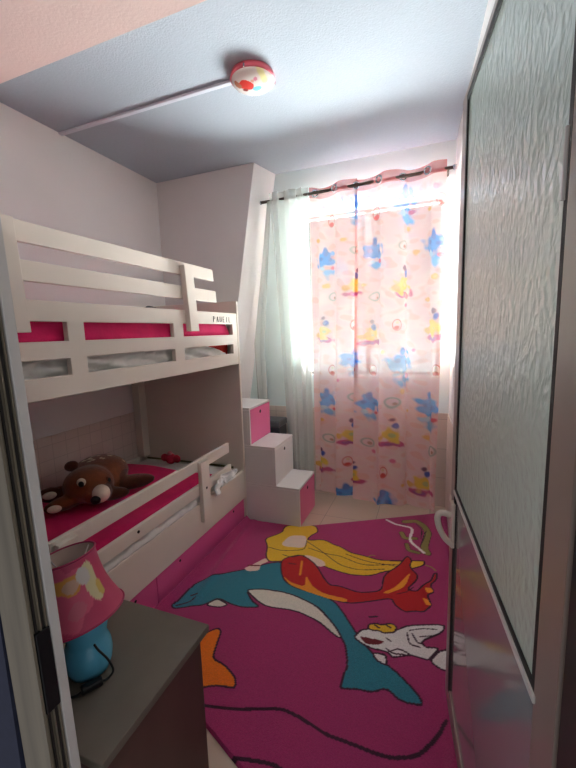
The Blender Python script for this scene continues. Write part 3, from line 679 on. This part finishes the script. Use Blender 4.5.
# the deep fold: right of u=.38 the cloth steps towards the room and doubles back over the left part
s = 1 / (1 + np.exp(-(u - 0.375) * 130))
fold = np.exp(-((u - 0.375) / 0.020) ** 2)
y -= 0.036 * s * np.clip(1.25 - u, 0, 1) * (0.35 + 0.65 * t) + 0.012 * fold
x -= 0.030 * np.exp(-((u - 0.39) / 0.022) ** 2) - 0.02 * np.exp(-((u - 0.355) / 0.022) ** 2)
z = z + 0.0
lin = lambda r, g, b: np.array(srgb(r, g, b)[:3])
CURTAIN_COL = None
def paint_curtain(x, z):
    n1 = vnoise(x * 30, z * 30, 1); n2 = vnoise(x * 75, z * 75, 2); n3 = vnoise(x * 110, z * 110, 3)
    c = np.ones(x.shape + (3,)) * lin(250, 208, 206)
    k = np.clip((n1 + n2) * 0.9 + 0.35, 0, 1)[..., None]
    c = c * (1 - 0.55 * k) + lin(252, 228, 216) * 0.55 * k
    k = np.clip((n2 - 0.25) * 3, 0, 1)[..., None] * 0.5
    c = c * (1 - k) + lin(246, 168, 150) * k
    def blend(mask, col):
        nonlocal c
        mk = np.clip(mask, 0, 1)[..., None]
        c = c * (1 - mk) + lin(*col) * mk
    def blob(cx, cz, rx, rz, col, soft=0.25, rough=0.25, a=1.0):
        d = np.sqrt(((x - cx) / rx) ** 2 + ((z - cz) / rz) ** 2) + rough * n3 + rough * 0.6 * n2
        blend((1 - d) / soft * a, col) if a == 1 else blend(np.clip((1 - d) / soft, 0, 1) * a, col)
    for (cx, cz, s) in CURTAIN_PRINT['blue']:
        blob(cx, cz + .02 * s, .082 * s, .075 * s, (52, 148, 230), .3, .32)
        blob(cx, cz + .085 * s, .022 * s, .04 * s, (64, 120, 205), .4)
        blob(cx + .012 * s, cz - .085 * s, .048 * s, .05 * s, (120, 178, 228), .5, .4)
        blob(cx - .02 * s, cz - .05 * s, .03 * s, .02 * s, (190, 222, 240), .5, .4)
        blob(cx - .03 * s, cz + .03 * s, .02 * s, .018 * s, (36, 104, 190), .5, .4)
        blob(cx + .035 * s, cz + .02 * s, .018 * s, .02 * s, (40, 110, 196), .5, .4)
        blob(cx + .045 * s, cz - .055 * s, .022 * s, .018 * s, (226, 96, 110), .4)
    for (cx, cz, s) in CURTAIN_PRINT['posy']:
        blob(cx, cz - .085 * s, .085 * s, .032 * s, (206, 74, 122), .35, .4)
        blob(cx - .01 * s, cz - .09 * s, .04 * s, .02 * s, (150, 60, 130), .5, .4)
        blob(cx - .005 * s, cz - .02 * s, .052 * s, .062 * s, (246, 200, 70), .3, .35)
        blob(cx - .06 * s, cz - .04 * s, .03 * s, .03 * s, (238, 178, 82), .5, .4)
        blob(cx + .005 * s, cz - .02 * s, .018 * s, .018 * s, (196, 196, 110), .5, .4)
        blob(cx + .018 * s, cz + .058 * s, .022 * s, .03 * s, (58, 76, 168), .35, .3)
        blob(cx + .002 * s, cz + .098 * s, .020 * s, .022 * s, (120, 62, 92), .4, .3)
    for (cx, cz, s) in CURTAIN_PRINT['oval']:
        d = np.sqrt(((x - cx) / (.028 * s)) ** 2 + ((z - cz) / (.05 * s)) ** 2)
        blend(1 - np.abs(d - .85) / .16, (222, 84, 64)); blob(cx, cz - .022 * s, .022 * s, .022 * s, (222, 70, 60), .4)
        blob(cx, cz + .02 * s, .012 * s, .014 * s, (238, 196, 160), .4)
    for (cx, cz, s) in CURTAIN_PRINT['ring']:
        d = np.sqrt(((x - cx) / (.042 * s)) ** 2 + ((z - cz) / (.04 * s)) ** 2) + .15 * n2
        blend(1 - np.abs(d - .8) / .25, (168, 176, 156)); blob(cx + .01, cz - .01, .016 * s, .014 * s, (196, 140, 120), .5)
    for (cx, cz, s) in CURTAIN_PRINT['peach']: blob(cx, cz, .030 * s, .026 * s, (244, 182, 96), .5, .3)
    for (cx, cz, s) in CURTAIN_PRINT['pink']: blob(cx, cz, .026 * s, .03 * s, (236, 118, 150), .5, .3)
    return c
col = paint_curtain(X0 + (X1 - X0) * u, z)
hd_ = (t < 0.032)
col[hd_] = lin(214, 120, 122)
M_curt = mat('printed curtain cotton', srgb(250, 200, 198), 0.9, 0.05, 300, attr='print', transl=0.020, clear=0.26)
cur = tag(obj('curtain', grid_mesh('curtain', np.stack([x, y, z], 2).reshape(-1, 3), nu, nv, col.reshape(-1, 3)), M_curt), 'pink curtain printed with blue, yellow and red motifs at the window', 'curtain')
for k in range(6):
    uu = (k + 0.12) / 6 + 0.02
    i = int(uu * (nu - 1))
    j = int(np.argmin(np.abs(z[i] - RZ - 0.0)))
    d = np.array([x[min(i + 2, nu - 1), j] - x[max(i - 2, 0), j], y[min(i + 2, nu - 1), j] - y[max(i - 2, 0), j]]); d /= np.linalg.norm(d)
    ctr = Vector((x[i, j], y[i, j] - 0.004, RZ + 0.016 * (x[i, j] + .62)))
    ring = [ctr + Vector((d[0] * 0.024 * math.cos(a), d[1] * 0.024 * math.cos(a), 0.024 * math.sin(a))) for a in np.linspace(0, 2 * math.pi, 18, endpoint=False)]
    obj('grommet', tube(bmesh.new(), ring, 0.007, 8, True), M_chrome, cur, smooth=True)

# sheer curtain: a straight panel and a flap pulled aside
def sheer_mat():
    m = bpy.data.materials.new('white sheer voile'); m.use_nodes = True
    N = m.node_tree.nodes; L = m.node_tree.links; p = N['Principled BSDF']
    p.inputs['Base Color'].default_value = srgb(236, 244, 238); p.inputs['Roughness'].default_value = 0.9
    t = N.new('ShaderNodeBsdfTranslucent'); t.inputs[0].default_value = srgb(236, 244, 238)
    tr = N.new('ShaderNodeBsdfTransparent'); a = N.new('ShaderNodeMixShader'); b = N.new('ShaderNodeMixShader')
    a.inputs[0].default_value = 0.06; b.inputs[0].default_value = 0.50
    L.new(p.outputs[0], a.inputs[1]); L.new(t.outputs[0], a.inputs[2])
    L.new(a.outputs[0], b.inputs[1]); L.new(tr.outputs[0], b.inputs[2]); L.new(b.outputs[0], N['Material Output'].inputs[0])
    return m
M_sheer = sheer_mat()
sh = thing('sheer_curtain', 'white sheer curtain hanging beside the printed curtain', 'curtain', (-1.15, RY, 0))
def sheet(n1, n2, fx, fy, fz):
    U, T = np.meshgrid(np.linspace(0, 1, n1), np.linspace(0, 1, n2), indexing='ij')
    return grid_mesh('sheet', np.stack([fx(U, T) + 1.15, fy(U, T) - RY, fz(U, T)], 2).reshape(-1, 3), n1, n2)
obj('panel', sheet(140, 80, lambda U, T: (-1.325 + 0.105 * T * (1 - U)) + (0.335) * U + 0.012 * np.sin(U * 40 + 2 * T), lambda U, T: RY - 0.024 * (1 - T) + 0.018 * np.sin(U * 21 + 1.2 * np.sin(3 * T + U * 7)), lambda U, T: 2.66 + (0.03 - 2.66) * T), M_sheer, sh)
obj('flap', sheet(60, 60, lambda U, T: -1.345 + 0.03 * U - (0.20 * (1 - U) + 0.12 * U) * np.minimum(T * 1.7, 1.1) + 0.012 * np.sin(U * 18), lambda U, T: RY - 0.01 + 0.10 * T + 0.008 * np.sin(U * 14 + T * 2), lambda U, T: 2.60 + (0.74 - 2.60) * T), M_sheer, sh)
for k in range(3):
    cx_ = -1.25 + 0.10 * k + 1.15
    ring = [(cx_ + 0.004 * math.cos(a), 0.021 * math.cos(a), RZ - .004 + 0.021 * math.sin(a)) for a in np.linspace(0, 2 * math.pi, 16, endpoint=False)]
    obj('grommet', tube(bmesh.new(), ring, 0.005, 8, True), M_chrome, sh, smooth=True)

# ---------------------------------------------------------------- rug
def pip(px, py, poly):
    inside = np.zeros(px.shape, bool); n = len(poly)
    for k in range(n):
        x1, y1 = poly[k]; x2, y2 = poly[(k + 1) % n]
        if y1 == y2: continue
        cnd = ((y1 > py) != (y2 > py)) & (px < (x2 - x1) * (py - y1) / (y2 - y1) + x1)
        inside ^= cnd
    return inside
def segdist(px, py, pts, close):
    d = np.full(px.shape, 9.0); P = list(pts) + ([pts[0]] if close else [])
    for (x1, y1), (x2, y2) in zip(P, P[1:]):
        dx, dy = x2 - x1, y2 - y1; q = dx * dx + dy * dy + 1e-12
        tt = np.clip(((px - x1) * dx + (py - y1) * dy) / q, 0, 1)
        d = np.minimum(d, np.hypot(px - x1 - tt * dx, py - y1 - tt * dy))
    return d
def chaikin(p, n=2, close=True):
    for _ in range(n):
        q = [] if close else [p[0]]
        for k in range(len(p) if close else len(p) - 1):
            (x1, y1), (x2, y2) = p[k], p[(k + 1) % len(p)]
            q += [(.82 * x1 + .18 * x2, .82 * y1 + .18 * y2), (.18 * x1 + .82 * x2, .18 * y1 + .82 * y2)]
        p = q if close else q + [p[-1]]
    return p
RUGC = {'teal': (44, 128, 146), 'cream': (232, 222, 205), 'skin': (240, 212, 196), 'yellow': (232, 184, 40), 'red': (190, 16, 20), 'gold': (236, 150, 30), 'olive': (150, 140, 72),
        'white': (236, 230, 226), 'maroon': (120, 18, 30), 'orange': (240, 118, 10), 'dark': (58, 14, 40)}
st_ = 0.0052
nx, ny = int(1.50 / st_), int(2.6 / st_)
a_, b_ = np.meshgrid(np.linspace(0, 1, nx), np.linspace(0, 1, ny), indexing='ij')
XR0, XR1 = -1.372, 0.128
gx = XR0 + (XR1 - XR0) * a_
far = np.where(gx < -0.93, 2.525 + 0.018 * (gx + 1.37) / .44, 2.543 + (gx + 0.93) * 0.555)
near = np.where(gx < -0.60, 1.02 - (gx + 0.75) * 0.43, 0.955 - np.clip(gx + 0.60, 0, 1) * 0.40) 
gy = near + (far - near) * b_
col = np.ones(gx.shape + (3,)) * lin(170, 46, 104)
def paint(mask, c):
    w = mask[..., None]; col[:] = np.where(w, lin(*c), col)
for name, poly in RUG_SHAPES:
    poly = chaikin(poly) if name != 'olive' else chaikin(poly, 1)
    xs = [q[0] for q in poly]; ys = [q[1] for q in poly]
    bb = (gx > min(xs) - .03) & (gx < max(xs) + .03) & (gy > min(ys) - .03) & (gy < max(ys) + .03)
    ii = np.nonzero(bb)
    px, py = gx[ii], gy[ii]
    ins = pip(px, py, poly)
    m_ = np.zeros(gx.shape, bool); m_[ii] = ins; paint(m_, RUGC[name])
    if name not in ('gold', 'maroon', 'skin'):
        m_ = np.zeros(gx.shape, bool); m_[ii] = segdist(px, py, poly, True) < (0.0048 if name != 'olive' else 0.0035); paint(m_, RUGC['dark'])
for name, w, pts in RUG_LINES: paint(segdist(gx, gy, chaikin(pts, 2, False), False) < w / 2, RUGC[name])
gz = 0.016 + 0.0015 * vnoise(gx * 9, gy * 9, 51)
gz += 0.05 * np.exp(-((gx - XR0) / 0.035) ** 2) * (gy < 2.50) + 0.018 * np.exp(-((gx + 1.26 + 0.10 * (gy - 2)) / 0.03) ** 2) * np.exp(-((gy - 2.1) / 0.45) ** 2)
gz += 0.035 * np.exp(-((gx - 0.10) / 0.03) ** 2) * np.exp(-((gy - 1.05) / 0.25) ** 2)
edge = np.minimum(np.minimum(a_, 1 - a_) * 1.5, np.minimum(b_, 1 - b_) * 2.0)
gz = np.where(edge < 0.006, 0.002, gz)
M_rug = mat('tufted rug pile', srgb(186, 44, 120), 0.95, 0.16, 170, 0.7, 420, attr='print', sheen=0.15)
tag(obj('rug', grid_mesh('rug', np.stack([gx, gy, gz], 2).reshape(-1, 3), nx, ny, col.reshape(-1, 3)), M_rug), 'magenta rug with a mermaid, teal dolphin and white fish', 'rug')

# ---------------------------------------------------------------- nightstand and lamp
ns_ = thing('nightstand', 'dark brown nightstand with grey top beside the doorway', 'nightstand', (-0.90, 0.68, 0))
M_brown = mat('dark brown wood', srgb(88, 62, 55), 0.5, 0.15, 8, stretch=(1, 1, 0.15))
M_top = mat('taupe laminate top', srgb(108, 100, 88), 0.4, 0.10, 9)
obj('top', boxes((-0.26, 0.262, -0.20, 0.212, 0.578, 0.600)), M_top, ns_, 0.002)
obj('body', boxes((-0.25, 0.238, -0.195, 0.195, 0.0, 0.578)), M_brown, ns_, 0.002)
obj('plinth', boxes((-0.25, 0.238, -0.192, 0.204, 0.0, 0.05)), M_brown, ns_, 0.002)
for k in range(2):
    d = obj('drawer', boxes((-0.235, 0.223, 0.195, 0.207, 0.07 + 0.25 * k, 0.31 + 0.25 * k)), M_brown, ns_, 0.002)
    obj('knob', tube(bmesh.new(), [(0, 0.207, 0.19 + .25 * k), (0, 0.23, 0.19 + .25 * k)], 0.012, 12), M_chrome, d, smooth=True)

lamp = thing('table_lamp', 'blue table lamp with pink printed shade on the nightstand', 'lamp', (-0.862, 0.650, 0.600))
M_blue = mat('blue glossy plastic', srgb(92, 178, 208), 0.2, 0.08, 14, spec=0.7)
obj('base', lathe([(0.0, 0.0), (0.040, 0.0), (0.050, 0.006), (0.057, 0.025), (0.060, 0.05), (0.058, 0.072), (0.052, 0.090), (0.049, 0.102), (0.052, 0.116), (0.055, 0.14), (0.053, 0.165), (0.045, 0.178), (0.02, 0.184), (0.0, 0.184)], 40), M_blue, lamp, smooth=True)
obj('socket', tube(bmesh.new(), [(0, 0, 0.178), (0, 0, 0.215)], 0.016, 14), M_white, lamp, smooth=True)
# shade with a soft print
n1, n2 = 160, 50
U, T = np.meshgrid(np.linspace(0, 1, n1), np.linspace(0, 1, n2), indexing='ij')
an = U * 2 * math.pi
rr = 0.108 - 0.036 * T - 0.010 * np.sin(T * math.pi) + 0.0
V = np.stack([rr * np.cos(an), rr * np.sin(an), 0.135 + 0.165 * T], 2)
sc_col = np.ones(U.shape + (3,)) * lin(216, 88, 124)
aa = (an - math.radians(-45) + math.pi) % (2 * math.pi) - math.pi
nzz = vnoise(an * 14, T * 12, 71)
def dab(a0, t0, ra, rt, c_):
    m_ = (np.hypot((aa - a0) / ra, (T - t0) / rt) + 0.25 * nzz < 1)[..., None]
    sc_col[:] = np.where(m_, lin(*c_), sc_col)
dab(-0.1, .52, .95, .40, (236, 112, 142)); dab(0.05, .68, .42, .14, (240, 176, 92)); dab(-0.5, .42, .24, .16, (240, 168, 70)); dab(0.1, .66, .26, .09, (236, 196, 170)); dab(0.75, .60, .22, .34, (246, 236, 190)); dab(.55, .72, .2, .14, (240, 232, 225))
dab(-0.75, .22, .35, .05, (246, 214, 214)); dab(0.15, .30, .25, .12, (232, 128, 150)); dab(.95, .45, .10, .12, (236, 210, 120))
dab(2.4, .55, .5, .3, (240, 180, 120)); dab(-2.2, .55, .4, .3, (246, 226, 200))
M_shade = mat('pink plastic shade', srgb(216, 88, 124), 0.4, attr='print', transl=0.35)
shd = obj('lamp_shade', grid_mesh('lamp_shade', V.reshape(-1, 3), n1, n2, sc_col.reshape(-1, 3)), M_shade, lamp)
shd.location = (-0.012, 0, 0.030); shd.rotation_euler = (0, R(-12), 0)
shd.location.x += 0.028
V2 = V.copy(); V2[..., 0] *= 0.975; V2[..., 1] *= 0.975
obj('shade_lining', grid_mesh('shade_lining', V2.reshape(-1, 3), n1, n2), mat('cream shade lining', srgb(212, 190, 176), 0.8), shd)
rim = lambda r, z_: [(r * math.cos(a), r * math.sin(a), z_) for a in np.linspace(0, 2 * math.pi, 48, endpoint=False)]
M_rim = mat('dark pink trim', srgb(170, 40, 84), 0.4)
obj('shade_rim', tube(bmesh.new(), rim(0.0725, 0.300), 0.0028, 6, True), M_rim, shd, smooth=True)
obj('shade_rim', tube(bmesh.new(), rim(0.1085, 0.135), 0.0028, 6, True), M_rim, shd, smooth=True)
obj('shade_spider', tube(tube(bmesh.new(), [(-0.071, 0, 0.292), (0, 0, 0.215), (0.071, 0, 0.292)], 0.0018, 6), [(0, -0.071, 0.292), (0, 0, 0.215), (0, 0.071, 0.292)], 0.0018, 6), M_white, shd, smooth=True)
cpts = [(0.050, -0.020, 0.105), (0.066, -0.022, 0.095), (0.082, -0.010, 0.062), (0.084, 0.0, 0.022), (0.076, -0.012, 0.006), (0.068, -0.030, 0.010), (0.060, -0.045, 0.013), (0.050, -0.062, 0.011), (0.038, -0.078, 0.006), (0.015, -0.090, 0.005), (-0.02, -0.092, 0.005), (-0.07, -0.07, 0.005), (-0.09, 0.0, 0.005)]
cord = obj('cord', tube(bmesh.new(), smooth_path(cpts, 7), 0.0030, 8), M_black, lamp, smooth=True)
sw = obj('inline_switch', boxes((-0.025, 0.025, -0.010, 0.010, -0.008, 0.010)), M_black, cord, 0.004)
sw.location = (0.059, -0.046, 0.012); sw.rotation_euler = (0, 0, R(58))

# ---------------------------------------------------------------- ceiling light and its cable trunking
cl = thing('ceiling_light', 'round ceiling light with pink rim and red printed bowl', 'ceiling light', (-0.938, 2.022, H))
cl.scale = (0.96, 0.96, 0.96)
obj('rim', lathe([(0.0, 0.0), (0.118, 0.0), (0.122, -0.012), (0.127, -0.026), (0.123, -0.033), (0.110, -0.034)], 48, cap=False), mat('pink lamp rim', srgb(214, 96, 110), 0.35), cl, smooth=True)
n1, n2 = 120, 40
U, T = np.meshgrid(np.linspace(0, 1, n1), np.linspace(0, 1, n2), indexing='ij')
an = U * 2 * math.pi; th = T * math.pi / 2
V = np.stack([0.119 * np.cos(th) * np.cos(an), 0.119 * np.cos(th) * np.sin(an), -0.030 - 0.042 * np.sin(th)], 2)
px, py = V[..., 0], V[..., 1]
sc_col = np.ones(U.shape + (3,)) * lin(234, 222, 214)
nz_ = vnoise(px * 90, py * 90, 81)
def dab2(cx_, cy_, rx_, ry_, c_):
    m_ = (np.hypot((px - cx_ - .012) / rx_, (py - cy_ + .045) / ry_) + 0.3 * nz_ < 1)[..., None]
    sc_col[:] = np.where(m_, lin(*c_), sc_col)
dab2(-0.035, 0.01, .036, .042, (224, 58, 48)); dab2(-0.058, .045, .02, .014, (150, 60, 50)); dab2(-0.085, 0.0, .016, .03, (196, 120, 90)); dab2(0.012, 0.055, .03, .02, (120, 196, 210)); dab2(0.03, -0.015, .016, .016, (226, 140, 160)); dab2(.01, -.01, .01, .012, (230, 170, 150)); dab2(0.07, -.005, .014, .06, (240, 230, 170))
obj('bowl', grid_mesh('bowl', V.reshape(-1, 3), n1, n2, sc_col.reshape(-1, 3)), mat('printed glass bowl', srgb(234, 222, 214), 0.08, attr='print', spec=0.8, coat=0.5), cl)
for k in range(3):
    a = 0.6 + k * 2.094
    obj('clip', boxes((-0.004, 0.004, -0.004, 0.004, -0.036, -0.018)), M_chrome, cl, 0.002).location = (0.127 * math.cos(a), 0.127 * math.sin(a), 0)
tag(obj('cable_trunking', boxes((XL + .001, -1.045, 2.005, 2.033, H - 0.014, H - 0.0005)), mat('white plastic trunking', srgb(214, 216, 226), 0.5), None, 0.003), 'thin white cable trunking across the ceiling to the light', 'cable trunking')
